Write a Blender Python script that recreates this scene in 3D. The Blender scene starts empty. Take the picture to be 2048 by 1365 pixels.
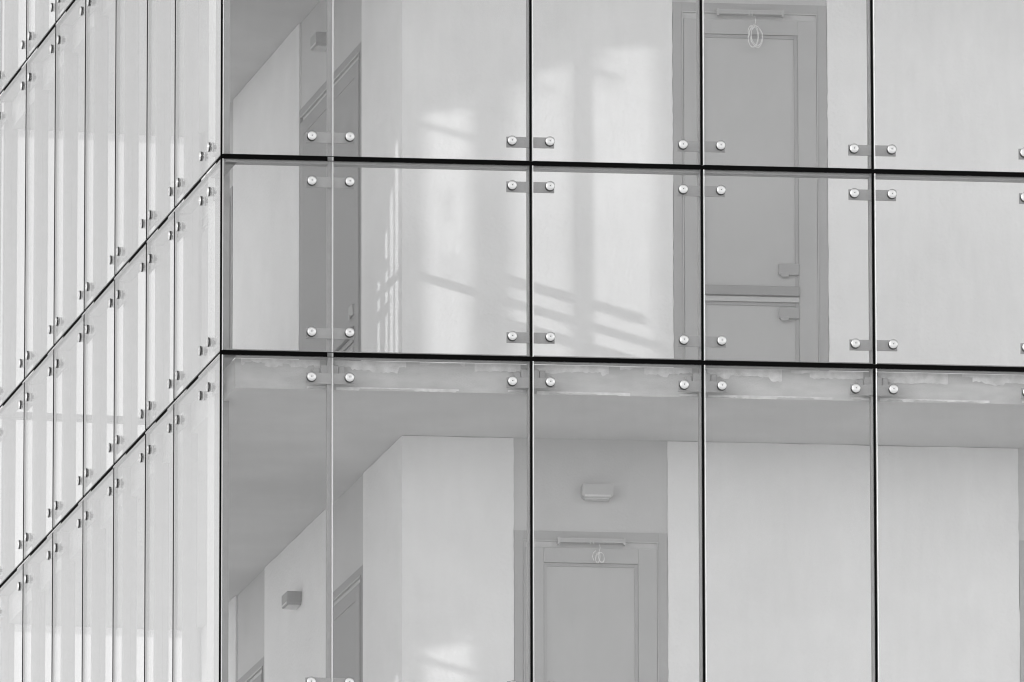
import bpy, bmesh, math, random
from mathutils import Vector, Matrix
random.seed(7)
S = bpy.context.scene
COL = S.collection
R = math.radians

# ------------------------------------------------------------------ camera, sky, sun, exposure
Z0 = 16.12                                   # level of the upper gallery floor above the ground
F, YAW, PITCH, ROLL = 25701.62, 0.112685, 0.208905, -0.001696
CAM = Vector((-6.15097, -68.52796, -14.52321 + Z0))
cy, sy, cp, sp = math.cos(YAW), math.sin(YAW), math.cos(PITCH), math.sin(PITCH)
fwd = Vector((sy*cp, cy*cp, sp)); r0 = Vector((cy, -sy, 0)); u0 = r0.cross(fwd)
rgt = math.cos(ROLL)*r0 + math.sin(ROLL)*u0
upv = math.cos(ROLL)*u0 - math.sin(ROLL)*r0
cam = bpy.data.cameras.new('camera'); co = bpy.data.objects.new('camera', cam); COL.objects.link(co)
co.matrix_world = Matrix(((rgt.x, upv.x, -fwd.x, CAM.x), (rgt.y, upv.y, -fwd.y, CAM.y),
                          (rgt.z, upv.z, -fwd.z, CAM.z), (0, 0, 0, 1)))
cam.sensor_fit = 'HORIZONTAL'; cam.sensor_width = 36.0; cam.lens = F/2048*36.0
cam.clip_start = 1.0; cam.clip_end = 6000
S.camera = co

SUN_EL = R(15.0)
HX, HY = 0.931, 0.365                        # horizontal travel direction of the sunlight
sun_d = Vector((HX*math.cos(SUN_EL), HY*math.cos(SUN_EL), -math.sin(SUN_EL))).normalized()
w = bpy.data.worlds.new('World'); S.world = w; w.use_nodes = True
nt = w.node_tree
sky = nt.nodes.new('ShaderNodeTexSky'); sky.sky_type = 'NISHITA'; sky.sun_disc = False
sky.sun_elevation = SUN_EL; sky.sun_rotation = math.atan2(-HX, -HY)
bw = nt.nodes.new('ShaderNodeRGBToBW')       # the photograph is black and white
nt.links.new(sky.outputs[0], bw.inputs[0]); nt.links.new(bw.outputs[0], nt.nodes['Background'].inputs[0])
nt.nodes['Background'].inputs[1].default_value = 0.15
sl = bpy.data.lights.new('sun', 'SUN'); sl.energy = 2.0; sl.angle = R(0.42)
so = bpy.data.objects.new('sun', sl); COL.objects.link(so); so.location = (-30, -20, 60)
so.rotation_euler = sun_d.to_track_quat('-Z', 'Y').to_euler()
S.view_settings.view_transform = 'Standard'; S.view_settings.look = 'None'
S.view_settings.gamma = 1.0; S.view_settings.use_curve_mapping = False
S.view_settings.exposure = 1.66
S.render.engine = 'CYCLES'
cy_ = S.cycles
cy_.max_bounces = 14; cy_.diffuse_bounces = 6; cy_.glossy_bounces = 6; cy_.transparent_max_bounces = 40
cy_.caustics_reflective = False
cy_.filter_width = 1.1

# ------------------------------------------------------------------ materials (all neutral grey)
def base(name):
    m = bpy.data.materials.new(name); m.use_nodes = True
    return m, m.node_tree, m.node_tree.nodes['Principled BSDF']

def mat(name, v, rough=0.6, metal=0.0, spec=0.5, var=0.0, scale=6.0, bump=0.0, bscale=120.0, stretch=(1, 1, 1)):
    m, t, b = base(name)
    b.inputs['Base Color'].default_value = (v, v, v, 1)
    b.inputs['Specular IOR Level'].default_value = spec; b.inputs['Roughness'].default_value = rough; b.inputs['Metallic'].default_value = metal
    if var or bump:
        tc = t.nodes.new('ShaderNodeTexCoord'); mp = t.nodes.new('ShaderNodeMapping')
        mp.inputs['Scale'].default_value = stretch; t.links.new(tc.outputs['Object'], mp.inputs[0])
    if var:
        n = t.nodes.new('ShaderNodeTexNoise'); n.inputs['Scale'].default_value = scale; n.inputs['Detail'].default_value = 6
        t.links.new(mp.outputs[0], n.inputs[0])
        mr = t.nodes.new('ShaderNodeMapRange'); mr.inputs[1].default_value = 0.3; mr.inputs[2].default_value = 0.7
        mr.inputs[3].default_value = v*(1-var); mr.inputs[4].default_value = v*(1+var)
        t.links.new(n.outputs[0], mr.inputs[0]); t.links.new(mr.outputs[0], b.inputs['Base Color'])
    if bump:
        n2 = t.nodes.new('ShaderNodeTexNoise'); n2.inputs['Scale'].default_value = bscale; n2.inputs['Detail'].default_value = 4
        t.links.new(mp.outputs[0], n2.inputs[0])
        bp = t.nodes.new('ShaderNodeBump'); bp.inputs['Strength'].default_value = bump; bp.inputs['Distance'].default_value = 0.004
        t.links.new(n2.outputs[0], bp.inputs['Height']); t.links.new(bp.outputs[0], b.inputs['Normal'])
    return m

M = {}
M['white'] = mat('white_render', 0.80, 0.85, var=0.03, scale=3.5, bump=0.7, bscale=45)
M['grey'] = mat('grey_paint', 0.53, 0.8, var=0.04, scale=3, bump=0.3, bscale=70)
M['soffit'] = mat('soffit_paint', 0.60, 0.85, var=0.06, scale=2.2, bump=0.3, bscale=50)
M['concrete'] = mat('slab_concrete', 0.46, 0.85, var=0.10, scale=7, bump=0.4, bscale=90, stretch=(1, 1, 3))
M['smear'] = mat('plaster_smear', 0.62, 0.9, var=0.18, scale=18, bump=0.5, bscale=150)
M['frame'] = mat('door_frame_paint', 0.37, 0.5, var=0.03, scale=5)
M['bar'] = mat('push_bar_paint', 0.27, 0.5)
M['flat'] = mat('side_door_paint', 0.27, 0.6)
M['leaf'] = mat('door_leaf_paint', 0.40, 0.5, var=0.03, scale=4)
M['panel'] = mat('door_panel_paint', 0.44, 0.45, var=0.03, scale=3)
M['dark'] = mat('dark_metal_bevel_shade', 0.33, 0.5)
M['pale'] = mat('pale_trim', 0.47, 0.5)
M['black'] = mat('black_sealant', 0.004, 0.9, spec=0.02)
M['clear_seal'] = mat('grey_sealant', 0.45, 0.4)
M['steel'] = mat('galvanised_steel', 0.31, 0.5, metal=0.3, var=0.06, scale=14)
M['bracket'] = mat('bracket_steel', 0.33, 0.45, metal=0.3, var=0.05, scale=18)
M['bolt'] = mat('bright_steel', 0.66, 0.33, metal=0.85)
M['rim'] = mat('bolt_rim', 0.07, 0.5, spec=0.2)
M['bolt_core'] = mat('bolt_socket', 0.03, 0.6, spec=0.15)
M['arris'] = mat('lit_ground_edge', 0.85, 0.5)
M['edge'] = mat('glass_edge', 0.015, 0.6, spec=0.1)
M['lamp'] = mat('lamp_housing', 0.30, 0.45)
M['lens'] = mat('lamp_lens', 0.62, 0.3)
M['cable'] = mat('cable_sheath', 0.75, 0.5)
M['ground'] = mat('paving', 0.52, 0.9, var=0.15, scale=0.15)
M['shade_wall'] = mat('shade_wall_render', 0.82, 0.9, var=0.05, scale=0.6)  # finish of the added wall that blocks the sun

def glass(name, tint=0.97):
    m = bpy.data.materials.new(name); m.use_nodes = True
    t = m.node_tree; t.nodes.clear(); N = t.nodes.new; L = t.links.new
    out = N('ShaderNodeOutputMaterial'); mix = N('ShaderNodeMixShader')
    tr = N('ShaderNodeBsdfTransparent'); gl = N('ShaderNodeBsdfGlossy')
    gl.inputs['Roughness'].default_value = 0.0
    g = N('ShaderNodeNewGeometry'); dp = N('ShaderNodeVectorMath'); dp.operation = 'DOT_PRODUCT'
    L(g.outputs['Normal'], dp.inputs[0]); L(g.outputs['Incoming'], dp.inputs[1])
    ab = N('ShaderNodeMath'); ab.operation = 'ABSOLUTE'; L(dp.outputs['Value'], ab.inputs[0])
    om = N('ShaderNodeMath'); om.operation = 'SUBTRACT'; om.inputs[0].default_value = 1.0; L(ab.outputs[0], om.inputs[1])
    pw = N('ShaderNodeMath'); pw.operation = 'POWER'; pw.inputs[1].default_value = 5.0; L(om.outputs[0], pw.inputs[0])
    ma = N('ShaderNodeMath'); ma.operation = 'MULTIPLY_ADD'; ma.inputs[1].default_value = 0.957; ma.inputs[2].default_value = 0.043
    L(pw.outputs[0], ma.inputs[0]); L(ma.outputs[0], mix.inputs[0])
    # rain streaks and dust: a faint, uneven loss of clarity
    tc = N('ShaderNodeTexCoord'); mp = N('ShaderNodeMapping'); mp.inputs['Scale'].default_value = (5, 5, 1.1)
    L(tc.outputs['Object'], mp.inputs[0])
    ns = N('ShaderNodeTexNoise'); ns.inputs['Scale'].default_value = 3.0; ns.inputs['Detail'].default_value = 7
    L(mp.outputs[0], ns.inputs[0])
    mr = N('ShaderNodeMapRange'); mr.inputs[1].default_value = 0.35; mr.inputs[2].default_value = 0.75
    mr.inputs[3].default_value = 0.004; mr.inputs[4].default_value = 0.016; L(ns.outputs[0], mr.inputs[0])
    oi = N('ShaderNodeObjectInfo'); om2 = N('ShaderNodeMapRange'); om2.inputs[3].default_value = 0.5; om2.inputs[4].default_value = 2.0
    L(oi.outputs['Random'], om2.inputs[0]); mm = N('ShaderNodeMath'); mm.operation = 'MULTIPLY'; L(mr.outputs[0], mm.inputs[0]); L(om2.outputs[0], mm.inputs[1])
    df = N('ShaderNodeBsdfDiffuse'); df.inputs['Color'].default_value = (0.7, 0.7, 0.7, 1)
    mx2 = N('ShaderNodeMixShader'); L(mm.outputs[0], mx2.inputs[0]); 
    tr.inputs['Color'].default_value = (tint, tint, tint, 1)
    L(tr.outputs[0], mix.inputs[1]); L(gl.outputs[0], mix.inputs[2])
    L(mix.outputs[0], mx2.inputs[1]); L(df.outputs[0], mx2.inputs[2])
    L(mx2.outputs[0], out.inputs['Surface'])
    return m
M['glass'] = glass('clear_glass')
M['tinted'] = glass('tinted_glass', 0.765)
M['edge_side'] = mat('bright_glass_edge', 0.30, 0.4)

# ------------------------------------------------------------------ mesh helpers
class MB:
    def __init__(s): s.bm = bmesh.new(); s.mats = []
    def mi(s, k):
        if k not in s.mats: s.mats.append(k)
        return s.mats.index(k)
    def box(s, x0, x1, y0, y1, z0, z1, k, bev=0.0):
        vs = [s.bm.verts.new(p) for p in ((x0,y0,z0),(x1,y0,z0),(x1,y1,z0),(x0,y1,z0),(x0,y0,z1),(x1,y0,z1),(x1,y1,z1),(x0,y1,z1))]
        fs = [s.bm.faces.new([vs[i] for i in q]) for q in ((0,3,2,1),(4,5,6,7),(0,1,5,4),(1,2,6,5),(2,3,7,6),(3,0,4,7))]
        i = s.mi(k)
        for f in fs: f.material_index = i
        if bev:
            es = list({e for f in fs for e in f.edges})
            bmesh.ops.bevel(s.bm, geom=es, offset=bev, segments=2, affect='EDGES', profile=0.5)
        return s
    def prism(s, pts, z0, z1, k):
        a = [s.bm.verts.new((p[0], p[1], z0)) for p in pts]; b = [s.bm.verts.new((p[0], p[1], z1)) for p in pts]
        i = s.mi(k); n = len(pts)
        fs = [s.bm.faces.new(a[::-1]), s.bm.faces.new(b)] + [s.bm.faces.new((a[j], a[(j+1)%n], b[(j+1)%n], b[j])) for j in range(n)]
        for f in fs: f.material_index = i
        return s
    def slab(s, pts, y0, y1, k):              # outline in x,z given a thickness in y
        a = [s.bm.verts.new((p[0], y0, p[1])) for p in pts]; b = [s.bm.verts.new((p[0], y1, p[1])) for p in pts]
        i = s.mi(k); n = len(pts)
        fs = [s.bm.faces.new(a), s.bm.faces.new(b[::-1])] + [s.bm.faces.new((a[j], b[j], b[(j+1)%n], a[(j+1)%n])) for j in range(n)]
        for f in fs: f.material_index = i
        return s
    def lathe(s, prof, k, n=28):              # profile (radius, y), turned about the y axis
        i = s.mi(k); rings = []
        for r, y in prof:
            if r < 1e-6: rings.append([s.bm.verts.new((0, y, 0))])
            else: rings.append([s.bm.verts.new((r*math.cos(2*math.pi*j/n), y, r*math.sin(2*math.pi*j/n))) for j in range(n)])
        for A, B in zip(rings, rings[1:]):
            for j in range(n):
                q = [A[j % len(A)], A[(j+1) % len(A)], B[(j+1) % len(B)], B[j % len(B)]]
                q2 = []
                for v in q:
                    if v not in q2: q2.append(v)
                if len(q2) > 2: s.bm.faces.new(q2).material_index = i
        return s
    def tube(s, pts, r, k, n=6):
        i = s.mi(k); prev = None
        for a, p in enumerate(pts):
            p = Vector(p); t = (Vector(pts[min(a+1, len(pts)-1)]) - Vector(pts[max(a-1, 0)])).normalized()
            u = t.orthogonal().normalized() if prev is None else (pu - t*pu.dot(t)).normalized()
            pu = u; v = t.cross(u)
            ring = [s.bm.verts.new(p + r*(u*math.cos(2*math.pi*j/n) + v*math.sin(2*math.pi*j/n))) for j in range(n)]
            if prev:
                for j in range(n): s.bm.faces.new((prev[j], prev[(j+1)%n], ring[(j+1)%n], ring[j])).material_index = i
            prev = ring
        return s
    def mesh(s, name, smooth=False):
        bmesh.ops.recalc_face_normals(s.bm, faces=s.bm.faces[:])
        me = bpy.data.meshes.new(name); s.bm.to_mesh(me); s.bm.free()
        for k in s.mats: me.materials.append(M[k])
        if smooth:
            me.shade_smooth()
            me.set_sharp_from_angle(angle=R(32))
        return me

def link(name, me, parent=None, loc=(0, 0, 0), rz=0.0):
    o = bpy.data.objects.new(name, me); COL.objects.link(o)
    o.location = loc; o.rotation_euler = (0, 0, rz)
    if parent: o.parent = parent
    return o
def thing(name, label, cat, loc=(0, 0, 0), rz=0.0, group=None, me=None):
    o = link(name, me, None, loc, rz); o['label'] = label; o['category'] = cat
    if group: o['group'] = group
    return o

# ------------------------------------------------------------------ plan of the place
PHI = 0.1014609
DL = Vector((-math.sin(PHI), math.cos(PHI))); IN = Vector((math.cos(PHI), math.sin(PHI)))
def P(s, o): return DL*s + IN*o               # along the side screen, inward from it
H1, ST, SE = 1.10, 3.0488, 7.20
ZC = -0.177                                   # soffit below the floor level
YW, OW = 1.305, 1.270                         # distance of the gallery walls behind the two screens
def meet(y, o):                               # where the line y meets the line o inward of the side screen
    s = (y - IN.y*o)/DL.y; return P(s, o)

g = MB(); g.box(-900, 900, -900, 2500, -1.0, 0.0, 'ground')
gr = link('ground', g.mesh('ground')); gr['kind'] = 'structure'

# --------------------------------------------------- the building behind the glass
bld = thing('gallery_building', 'plastered white and grey building with doors and walkways behind the glass', 'building', (0, 0, Z0))
XR = 9.5
core = [meet(YW, OW), (XR, YW), (XR, YW+9), P(SE+0.1, 9.0), P(SE+0.1, OW)]
link('core_wall', MB().prism(core, -Z0+0.001, 2.5*ST, 'grey').mesh('core_wall'), bld)
foot = [meet(0.10, 0.10), (XR+0.1, 0.10), (XR+0.1, YW-0.001), meet(YW-0.001, OW-0.001), P(SE, OW-0.001), P(SE, 0.10)]
for k in range(-1, 3):
    slab = link('floor_slab', MB().prism(foot, k*ST+ZC, k*ST-0.012, 'soffit').mesh('floor_slab'), bld)
    a, b = meet(0.098, 0.098), (XR+0.1, 0.098)
    mb = MB(); mb.prism([a, b, (XR+0.1, 0.0999), meet(0.0999, 0.0999)], k*ST+ZC+0.001, k*ST-0.013, 'concrete')
    mb.prism([meet(0.0979, 0.0979), meet(0.0999, 0.0999), P(SE, 0.0999), P(SE, 0.0979)], k*ST+ZC+0.001, k*ST-0.013, 'concrete')
    link('slab_edge', mb.mesh('slab_edge'), slab)

def ragged(x0, x1, z0, z1, amp, axis):        # outline of a coat of render with a hand-cut edge
    pts = []
    def run(p, q, n):
        for i in range(n):
            t = i/n; pts.append((p[0]+(q[0]-p[0])*t + (random.uniform(-amp, amp) if p[0] == q[0] and i else 0),
                                 p[1]+(q[1]-p[1])*t + (random.uniform(-amp, amp) if p[1] == q[1] and i else 0)))
    nx = max(3, int((x1-x0)/0.12)); nz = 70
    run((x0, z0), (x1, z0), 1); run((x1, z0), (x1, z1), nz); run((x1, z1), (x0, z1), nx); run((x0, z1), (x0, z0), nz)
    return pts
FT = 0.012
def front_white(x0, x1, k):
    z0, z1 = k*ST, (k+1)*ST+ZC-0.003
    me = MB().slab(ragged(x0, x1, z0, z1, 0.0022, 0), YW-FT, YW-0.0005, 'white').mesh('white_wall')
    link('white_wall', me, bld)
side_rz = math.atan2(-DL.y, -DL.x)
SIDE = MB                                     # side pieces are laid out with x = -s, y = inward
def side_white(s0, s1, k):
    z0, z1 = k*ST, (k+1)*ST+ZC-0.003
    me = MB().slab(ragged(-s1, -s0, z0, z1, 0.0022, 0), OW-FT, OW-0.0005, 'white').mesh('white_wall')
    link('white_wall', me, bld, rz=side_rz)
CX = meet(YW-FT, OW-FT)
CS = CX.dot(DL)
for k in (-1, 1):
    front_white(CX.x, 1.758, k); front_white(2.624, 4.602, k); front_white(5.47, XR, k)
    side_white(CS+0.0005, 2.2555, k); side_white(3.22, 5.13, k); side_white(6.015, SE, k)
front_white(CX.x, 2.661, 0); front_white(3.539, 6.4, 0); front_white(7.3, XR, 0)
side_white(CS+0.0005, 2.307, 0); side_white(4.121, 6.137, 0)

# doors: frame > stop bead; leaf > panels, push bar, hinge blocks, closer
def door(x0, width, k, side=False):
    rz = side_rz if side else 0.0
    off = (OW if side else YW)
    z = k*ST
    w = width
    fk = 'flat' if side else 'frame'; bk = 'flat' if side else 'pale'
    mb = MB()
    fw = 0.050; top = 2.345
    y0, y1 = off-0.010, off-0.0006
    mb.box(0, fw, y0, y1, 0, top, fk); mb.box(w-fw, w, y0, y1, 0, top, fk); mb.box(fw+0.0004, w-fw-0.0004, y0, y1, top-fw, top, fk)
    fr = link('door_frame', mb.mesh('door_frame'), bld, rz=rz); 
    def place(o): o.location = (0, 0, 0); return o
    base_m = Matrix.Rotation(rz, 4, 'Z') @ Matrix.Translation((x0, 0, z))
    fr.matrix_local = base_m
    mb = MB(); b0, b1 = fw+0.0015, w-fw-0.0015; y2 = off-0.006
    mb.box(b0, b0+0.006, off-0.016, off-0.0006, 0, top-fw-0.0015, bk); mb.box(b1-0.006, b1, off-0.016, off-0.0006, 0, top-fw-0.0015, bk)
    mb.box(b0+0.0065, b1-0.0065, off-0.016, off-0.0006, top-fw-0.0075, top-fw-0.0015, 'pale')
    link('stop_bead', mb.mesh('stop_bead'), fr)
    l0, l1, lt = b0+0.0085, b1-0.0085, top-fw-0.045
    st, tr = 0.105, 0.085
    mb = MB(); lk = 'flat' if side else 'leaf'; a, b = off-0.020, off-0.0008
    mb.box(l0, l0+st, a, b, 0.01, lt, lk, 0.002); mb.box(l1-st, l1, a, b, 0.01, lt, lk, 0.002)
    mb.box(l0+st+0.0003, l1-st-0.0003, a, b, lt-tr, lt, lk, 0.002); mb.box(l0+st+0.0003, l1-st-0.0003, a, b, 0.01, 0.20, lk, 0.002)
    lf = link('door_leaf', mb.mesh('door_leaf'), bld); lf.matrix_local = base_m
    p0, p1 = l0+st+0.001, l1-st-0.001
    zm = 0.66
    for (za, zb) in ((0.205, zm-0.035), (zm+0.06, lt-tr-0.002)):
        m2 = MB(); m2.box(p0, p1, off-0.006, off-0.0008, za, zb, 'flat' if side else 'panel')
        if side: m2.box(p0+0.0002, p1-0.0002, off-0.0195, off-0.0062, za+0.001, zb-0.001, 'flat'); link('door_panel', m2.mesh('door_panel'), lf); continue
        m2.box(p0, p0+0.016, off-0.012, off-0.0062, za, zb, lk); m2.box(p1-0.020, p1, off-0.014, off-0.0062, za, zb, 'flat' if side else 'dark')  # right and top trims darker: bevel shade put into the colour
        m2.box(p0+0.0165, p1-0.0205, off-0.013, off-0.0062, zb-0.018, zb, 'flat' if side else 'dark')
        link('door_panel', m2.mesh('door_panel'), lf)
    m2 = MB(); m2.box(p0, p1, off-0.045, off-0.0205, zm, zm+0.055, 'flat' if side else 'bar', 0.004); link('push_bar', m2.mesh('push_bar'), lf)
    m2 = MB(); m2.box(p0, p1, off-0.028, off-0.0065, zm-0.034, zm-0.004, 'flat' if side else 'pale', 0.002); link('lower_ledge', m2.mesh('lower_ledge'), lf)
    hme = MB().box(-0.115, 0, -0.030, -0.0065, -0.032, 0.032, 'dark', 0.004).box(-0.105, -0.06, -0.034, -0.0305, -0.045, -0.02, 'dark', 0.002).mesh('latch_block')
    for zz in (0.815, 0.565): link('latch_block', hme, lf, (p1, off, zz))
    if side: return base_m
    m2 = MB(); cx = w*0.5; zc = top-0.058
    m2.box(cx-0.185, cx+0.185, off-0.055, off-0.0165, zc-0.012, zc+0.012, 'leaf', 0.003)
    m2.box(cx-0.19, cx-0.178, off-0.058, off-0.017, zc-0.022, zc+0.016, 'panel'); m2.box(cx+0.178, cx+0.19, off-0.058, off-0.017, zc-0.022, zc+0.016, 'panel')
    m2.box(cx-0.177, cx+0.177, off-0.057, off-0.0555, zc+0.006, zc+0.012, 'panel')
    m2.box(cx-0.012, cx-0.006, off-0.060, off-0.056, zc-0.024, zc+0.004, 'panel'); m2.box(cx+0.006, cx+0.012, off-0.060, off-0.056, zc-0.024, zc+0.004, 'panel')
    link('door_closer', m2.mesh('door_closer'), lf)
    return base_m
door(2.664, 0.872, 0); door(6.403, 0.89, 0)
for k in (-1, 1): door(1.761, 0.860, k); door(4.605, 0.862, k)
for k in (-1, 1): door(-3.215, 0.955, k, True); door(-6.01, 0.875, k, True)
door(-4.118, 1.808, 0, True); door(-7.15, 0.98, 0, True)

# wall lamps
def lamp(loc, rz, label, hk='lamp'):
    t = thing('wall_lamp', label, 'lamp', loc, rz, 'lamps on the gallery walls')
    mb = MB(); mb.slab([(-0.085, 0.040), (0.085, 0.040), (0.085, -0.022), (0.070, -0.036), (-0.070, -0.036), (-0.085, -0.022)], -0.085, -0.001, hk)
    link('housing', mb.mesh('housing'), t)
    mb = MB(); mb.box(-0.072, 0.072, -0.088, -0.0855, -0.030, -0.020, 'lens'); mb.box(-0.066, 0.066, -0.075, -0.006, -0.041, -0.0365, 'lens')
    link('lens', mb.mesh('lens'), t)
    return t
lamp((2.222, YW, Z0-0.452-0.035), 0, 'grey box wall lamp above the door of the lower gallery', 'panel')
q = P(4.10, OW-FT); lamp((q.x, q.y, Z0-0.57), side_rz, 'grey wedge wall lamp on the white side wall of the lower gallery')
q = P(3.34, OW); lamp((q.x, q.y, Z0+2.575), side_rz, 'grey wall lamp high behind the glass by the top left steel post', 'frame')

# coils of cable hanging from the door heads
def coil(loc, label, r, n, drop):
    pts = [(0, -0.01, 0.0), (0.004, -0.014, -drop*0.5), (-0.002, -0.012, -drop)]
    rnd = random.Random(r*1000)
    T = 60
    for i in range(n*T//4):
        a = math.pi/2 + 2*math.pi*i/(T/4*1.0)
        k = i/(T/4)
        rr = r*(0.86+0.22*rnd.random()*0.4+0.12*math.sin(k*2.1))
        pts.append((rr*0.66*math.cos(a)+0.013*math.sin(k*3), -0.014-0.003*math.sin(k*5), -drop-r+rr*1.28*math.sin(a)-0.01))
    mb = MB(); mb.tube(pts, 0.0018, 'cable')
    mb.tube([(-0.02, -0.013, -drop+0.004), (-0.034, -0.016, -drop-0.008), (-0.040, -0.014, -drop-0.03), (-0.030, -0.013, -drop-0.055)], 0.0022, 'cable')
    t = thing('cable_coil', label, 'cable', loc, 0, None, mb.mesh('cable_coil', True))
coil((3.122, YW-0.058, Z0+2.262), 'pale coil of thin cable hanging at the top of the upper door', 0.050, 5, 0.060)
coil((2.232, YW-0.058, Z0-ST+2.262), 'small faint bunch of cable hanging at the top of the lower door', 0.024, 4, 0.040)

# ------------------------------------------------------------------ glass screens
JF = [0.0, 1.7114, 2.6600, 3.6115, 4.5630, 5.5145, 6.466]      # joints of the front screen
PF = [0.6046] + JF[1:]
JS = [0.0, 1.3716, 2.2221, 3.2035, 4.1790, 5.1634, 6.1481, SE]
PS = [0.46] + JS[1:]
ROWS = []                                     # (bottom, top)
for k in (-1, 0, 1):
    ROWS += [(k*ST, k*ST+H1), (k*ST+H1, (k+1)*ST)]
GV, GH, TH = 0.0075, 0.0118, 0.012

pane_cache = {}
def pane_mesh(wd, ht, gk='glass', ek='edge'):
    key = (round(wd, 4), round(ht, 4), gk, ek)
    if key in pane_cache: return pane_cache[key]
    mb = MB(); bm = mb.bm; c = 0.0045; c2 = 0.0018
    gi, ai, ei = mb.mi(gk), mb.mi('arris'), mb.mi(ek)
    def ring(x0, x1, z0, z1, y): return [bm.verts.new(p) for p in ((x0, y, z0), (x1, y, z0), (x1, y, z1), (x0, y, z1))]
    A = ring(c, wd-c2, c2, ht-c2, 0.0); B = ring(0, wd, 0, ht, 0.004); C = ring(0, wd, 0, ht, TH-0.002); D = ring(c2, wd-c2, c2, ht-c2, TH)
    f = bm.faces.new(A); f.material_index = gi
    f = bm.faces.new(D[::-1]); f.material_index = gi
    for a, b, i3 in ((A, B, ai), (B, C, ei), (C, D, ei)):
        for j in range(4):
            f = bm.faces.new((a[j], b[j], b[(j+1) % 4], a[(j+1) % 4])); f.material_index = (ai if j == 3 else ei) if i3 == ai else i3  # only the left bevel is white: light catching that edge is painted in
    pane_cache[key] = mb.mesh('pane'); return pane_cache[key]

BH = 0.0025
bolt_me = MB().lathe([(0.0, -0.0098-BH), (0.0032, -0.0096-BH), (0.0042, -0.0108-BH), (0.0085, -0.0106-BH), (0.0096, -0.0096-BH), (0.0165, -0.0088-BH), (0.0175, -0.0092-BH), (0.0222, -0.0078-BH), (0.0245, -0.0060-BH), (0.0250, -0.0050-BH)], 'bolt').lathe(
    [(0.0250, -0.0050-BH), (0.0262, -0.0036-BH), (0.0264, -0.0012), (0.0245, -0.0005), (0.0245, 0.001)], 'rim').lathe([(0.0, -0.0106-BH), (0.0026, -0.0104-BH), (0.0028, -0.0097-BH)], 'bolt_core', 10).mesh('bolt', True)
spacer_me = MB().lathe([(0.010, TH+0.0005), (0.0262, TH+0.0005), (0.0262, TH+0.010), (0.0110, TH+0.011), (0.011, 0.0405)], 'bolt_core', 20).mesh('spacer', True)
def screen(label, rz, origin, joints, posts, rows, lines, half, sgn, seals, name='glass_screen', GV=0.0075, gk='glass', ek='edge', y0=0.003):
    t = thing(name, label, 'glass screen', (origin[0], origin[1], Z0), rz, 'glass screens round the building')
    X = sorted(sgn*j for j in joints); PX = sorted(sgn*p for p in posts)
    for a, b in zip(X, X[1:]):
        for z0, z1 in rows:
            o = link('pane', pane_mesh(b-a-2*GV, z1-z0-2*GH, gk, ek), t, (a+GV, 0, z0+GH))
            o.rotation_euler = (R(random.uniform(-.012, .012)), 0, R(random.uniform(-.012, .012)))
    zlo, zhi = rows[0][0], rows[-1][1]
    # sealant in the open joints
    for x in X[seals[0]:len(X)-seals[1]]:
        for z0, z1 in rows:
            link('joint_seal', MB().box(x-GV+0.0010, x+GV-(0.0035 if y0 > 0.002 else 0.001), y0, 0.010, z0+GH+0.001, z1-GH-0.001, 'black').mesh('joint_seal'), t)
    cuts = sorted(set(X) | set(PX))
    for zl in lines:
        for a, b in zip(cuts, cuts[1:]):
            link('joint_seal', MB().box(a+(0.0 if a not in PX or a in X else 0.018), b-(0.0 if b not in PX or b in X else 0.018), 0.004, 0.016, zl-GH+0.0006, zl+GH-0.0006, 'black').mesh('joint_seal'), t)
    if gk == 'glass' and sgn < 0:            # strips of pale filler left in the long joints of the side screen
        for zl in lines:
            for x in PX:
                a, b = x-random.uniform(0.0, 0.22), x+random.uniform(0.22, 0.42)
                if b < -0.02: link('joint_filler', MB().box(a, b, 0.0022, 0.0036, zl-GH+0.001, zl-GH+0.0115, 'smear').mesh('joint_filler'), t)
    post_me = MB().box(-0.014, 0.014, 0.053, 0.098, zlo, zhi, 'steel', 0.0015).box(-0.012, 0.012, 0.0985, 0.135, zlo, zhi, 'steel', 0.0015).mesh('post')
    for x in PX: link('post', post_me, t, (x, 0, 0))
    for x in PX:
        if x not in X: link('lit_edge_strip', MB().box(x+0.0100, x+0.0150, TH+0.003, 0.0525, zlo, zhi, 'arris').mesh('lit_edge_strip'), t)  # white strip paints in the sunlit edge of the post
    br_me = MB().box(-half-0.028, half+0.028, 0.0395, 0.0495, -0.030, 0.030, 'bracket', 0.0012).mesh('bracket')
    for zl in lines:
        for x in PX:
            for dz in (0.1262, -0.1262):
                if not rows[0][0] < zl+dz < rows[-1][1]: continue
                br = link('bracket', br_me, t, (x, 0, zl+dz))
                for q in (-half, half):
                    bo = link('bolt', bolt_me, br, (q, 0, 0)); bo.rotation_euler = (0, random.uniform(0, 6.28), 0)
                    link('spacer', spacer_me, br, (q, 0, 0))
    for i, zl in enumerate(lines):
        rail = abs((zl/ST) % 1 - H1/ST) < 0.01
        for a, b in zip(cuts, cuts[1:]):
            if rail:
                link('rail', MB().box(a+0.0145, b-0.0145, 0.030, 0.095, zl-0.026, zl+0.012, 'steel', 0.003).mesh('rail'), t)
            else:
                link('flashing', MB().box(a+0.0145, b-0.0145, 0.030, 0.0965, zl-0.010, zl+0.026, 'steel', 0.003).mesh('flashing'), t)
    return t
LINES = [k*ST for k in (-1, 0, 1, 2)] + [k*ST+H1 for k in (-1, 0, 1)]
fs = screen('broad front glass screen of large panes, nearly face on, with bright bolts', 0.0, (0, 0), JF, PF, ROWS, LINES, 0.1047, 1, (1, 0))
ss = screen('narrow slanting side glass screen left of the corner, seen edge on with thin joints', side_rz, (0, 0), JS, PS, ROWS, LINES, 0.118, -1, (0, 1), GV=0.0145, ek='edge_side', y0=0.0012)
eo = P(SE+0.02, 0.0)
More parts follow.
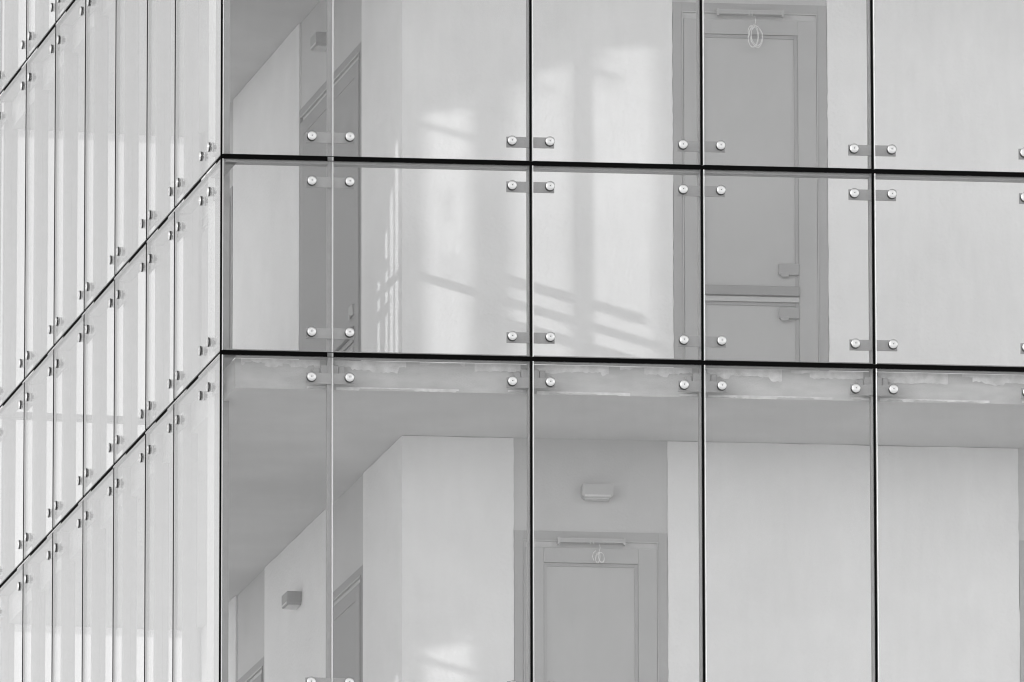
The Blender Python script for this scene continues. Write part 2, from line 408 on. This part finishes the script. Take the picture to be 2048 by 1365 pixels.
es = screen('short end glass screen closing the far end of the side walkway', math.atan2(-IN.y, -IN.x), eo, [-0.03, -1.25], [-1.24], ROWS, LINES, 0.1047, 1, (0, 0), gk='tinted')
# corner seal
link('head_strip', MB().box(-1.26, -0.03, 0.02, 0.026, 2.825, 2.870, 'tinted').box(-1.26, -0.03, 0.02, 0.026, 2.825-ST, 2.870-ST, 'tinted').mesh('head_strip'), es)
cm = MB().prism([(-0.003, 0.004), (0.0055, 0.004), (0.0055, 0.012), (-0.004, 0.012)], -ST, 2*ST, 'black').mesh('corner_seal')
link('corner_seal', cm, fs)

# anchors and plaster left on the slab edge round them
am = MB().box(-0.05, 0.05, 0.062, 0.0975, -0.125, -0.045, 'dark', 0.006).box(0.052, 0.085, 0.070, 0.0972, -0.105, -0.050, 'dark', 0.004).box(-0.09, -0.052, 0.070, 0.0972, -0.12, -0.060, 'dark', 0.004).mesh('anchor_block')
for k in (0, 1):
    for x in PF: link('anchor_block', am, fs, (x, 0, k*ST))
def smear(parent_k):
    bm = MB(); i = bm.mi('smear'); rnd = random.Random(11+parent_k); cnt = [0]
    def patch(x0, x1, ztop, zbot, jag, y):
        cnt[0] += 1; y -= 0.00012*cnt[0]
        n = max(3, int((x1-x0)/0.012)); top = []; bot = []
        lvl = zbot
        for j in range(n+1):
            x = x0+(x1-x0)*j/n
            if rnd.random() < 0.12: lvl = zbot+rnd.uniform(-jag, jag)
            top.append((x, y, ztop)); bot.append((x, y, min(ztop-0.002, lvl+rnd.uniform(-jag, jag)*0.25)))
        vt = [bm.bm.verts.new(p) for p in top]; vb = [bm.bm.verts.new(p) for p in bot]
        for j in range(n): bm.bm.faces.new((vb[j], vb[j+1], vt[j+1], vt[j])).material_index = i
    z = parent_k*ST
    y = 0.0945
    for x in PF:
        patch(x-0.30-rnd.uniform(0, .12), x-0.05, z-0.014, z-0.055, 0.02, y)
        patch(x+0.03, x+0.30+rnd.uniform(0, .2), z-0.014, z-0.060, 0.02, y)
        patch(x+0.04, x+0.50+rnd.uniform(0, .3), z-0.160, z-0.174, 0.008, y)
        patch(x-0.12, x-0.02, z-0.158, z-0.170, 0.006, y)
        patch(x+0.5, x+0.75, z-0.014, z-0.030, 0.012, y)
    patch(0.12, 0.35, z-0.014, z-0.05, 0.02, y)
    o = link('plaster_smear', bm.mesh('plaster_smear'), bld); o['kind'] = 'stuff'
for k in (0, 1): smear(k)

# ------------------------------------------------------------------ added unseen wall on the left: shades the glass, its slots shape the sun patches
TAN = math.tan(SUN_EL)
NX, NY = HY, -HX                              # across the light
DIST = 4.5
def occ(q, z, along):                         # (across, height) on the added wall for a lit point
    return q, z + TAN*(along + DIST)
def lit(x, y, z): return occ(x*NX + y*NY, z, x*HX + y*HY)
slots = []
def slot_front(x0, x1, zb, zt0, zt1):
    a = lit(x0, YW, zb); b = lit(x1, YW, zb); c = lit(x1, YW, zt1); d = lit(x0, YW, zt0)
    slots.append((a[0], b[0], min(a[1], b[1]), d[1], c[1]))
def slot_side(s0, s1, zb, zt0, zt1):
    p0 = P(s0, OW); p1 = P(s1, OW)
    a = lit(p0.x, p0.y, zb); b = lit(p1.x, p1.y, zb); c = lit(p1.x, p1.y, zt1); d = lit(p0.x, p0.y, zt0)
    slots.append((a[0], b[0], min(a[1], b[1]), d[1], c[1]))
slot_side(1.86, 1.79, 0.05, 0.80, 0.90); slot_side(1.64, 1.57, 0.05, 1.05, 1.15)
slot_side(1.51, 1.42, 0.05, 1.25, 1.35); slot_side(1.37, 1.28, 0.05, 1.50, 1.60)
slot_front(1.30, 1.545, 0.05, 1.69, 1.78); slot_front(1.787, 2.109, 0.05, 1.85, 1.99); slot_front(2.215, 2.584, 0.05, 2.05, 2.10)
slots.sort()
nb = thing('added_shade_wall', 'added unseen wall on columns, its louvred slots shaping the sun patches, outside the left edge', 'building')
mb = MB()
Q0, Q1, ZB, ZT = -7.6, 1.95, -3.7, 6.3
def wall_box(q0, q1, z0, z1, th=0.05, d0=0.0):
    def pt(q, d): return (-HX*(DIST+d)+NX*q, -HY*(DIST+d)+NY*q)
    mb.prism([pt(q0, d0), pt(q0, d0+th), pt(q1, d0+th), pt(q1, d0)], Z0+z0, Z0+z1, 'shade_wall')
WIDE = slots[-3:]
qa = Q0; PT = 0.017; LB = 0.0095; LB2 = 0.0125
def px(x, y): return (1.144+(x-805)/357.6, -0.177+(883+0.022*(x-1340)-y)/352.6)
SHUT = [px(*p)+px(*q)+(h,) for p, q, h in (((1180, 118), (1245, 100), 0.022), ((1185, 128), (1262, 152), 0.026), ((1200, 152), (1238, 172), 0.02), ((1030, 166), (1085, 150), 0.02), ((1030, 196), (1120, 170), 0.018), ((858, 224), (950, 200), 0.018), ((858, 246), (945, 272), 0.022), ((890, 300), (915, 600), 0.10))]  # closed cells that draw dark streaks in the sun patches
cols = []
for s0 in slots: cols.append((min(s0[0], s0[1]), max(s0[0], s0[1]), s0))
for a, b, s0 in cols:
    wall_box(qa, a, ZB, ZT); qa = b
    z = ZB
    wide = s0 in WIDE; LBS = 0.0082 if s0 == WIDE[0] else LB
    for k in ((0,) if s0 in slots[-2:] else (-1, 0)):
        z1 = s0[2]+k*ST
        wall_box(a, b, z, z1)
        top0, top1 = s0[3]+k*ST, s0[4]+k*ST
        n = int((max(top0, top1)-z1)/PT)
        NC = 8 if wide else 1
        for j in range(n):                    # blades added to dim the sun; some shut to draw shade streaks; the head slopes
            zz = z1+PT*(j+1)
            t0 = 0.0 if zz < top0 else min(1.0, (zz-top0)/max(1e-6, top1-top0))
            run = None
            for c in range(NC):
                t = (c+0.5)/NC; shut = t < t0
                if wide:
                    q = a+(b-a)*t; x = (q-NY*YW)/NX; zw = zz-PT*0.7-k*ST-TAN*(x*HX+YW*HY+DIST)
                    for (xa, za, xb, zb2, hw) in SHUT:
                        if xa <= x <= xb and abs(zw-(za+(zb2-za)*(x-xa)/(xb-xa))) < hw: shut = True
                wall_box(a+(b-a)*c/NC, a+(b-a)*(c+1)/NC, zz-(PT if shut else (LBS if wide else LB2)), zz, 0.004, 0.02)
        z = z1+PT*n
    wall_box(a, b, z, ZT)
wall_box(qa, Q1, ZB, ZT)
link('slotted_shade_panel', mb.mesh('slotted_shade_panel'), nb)
for q in (Q0+0.4, -2.8, Q1-0.4):
    mb = MB(); wall_box(q-0.2, q+0.2, -Z0+0.001, ZB-0.001, 0.4, 0.0); link('shade_wall_column', mb.mesh('shade_wall_column'), nb)
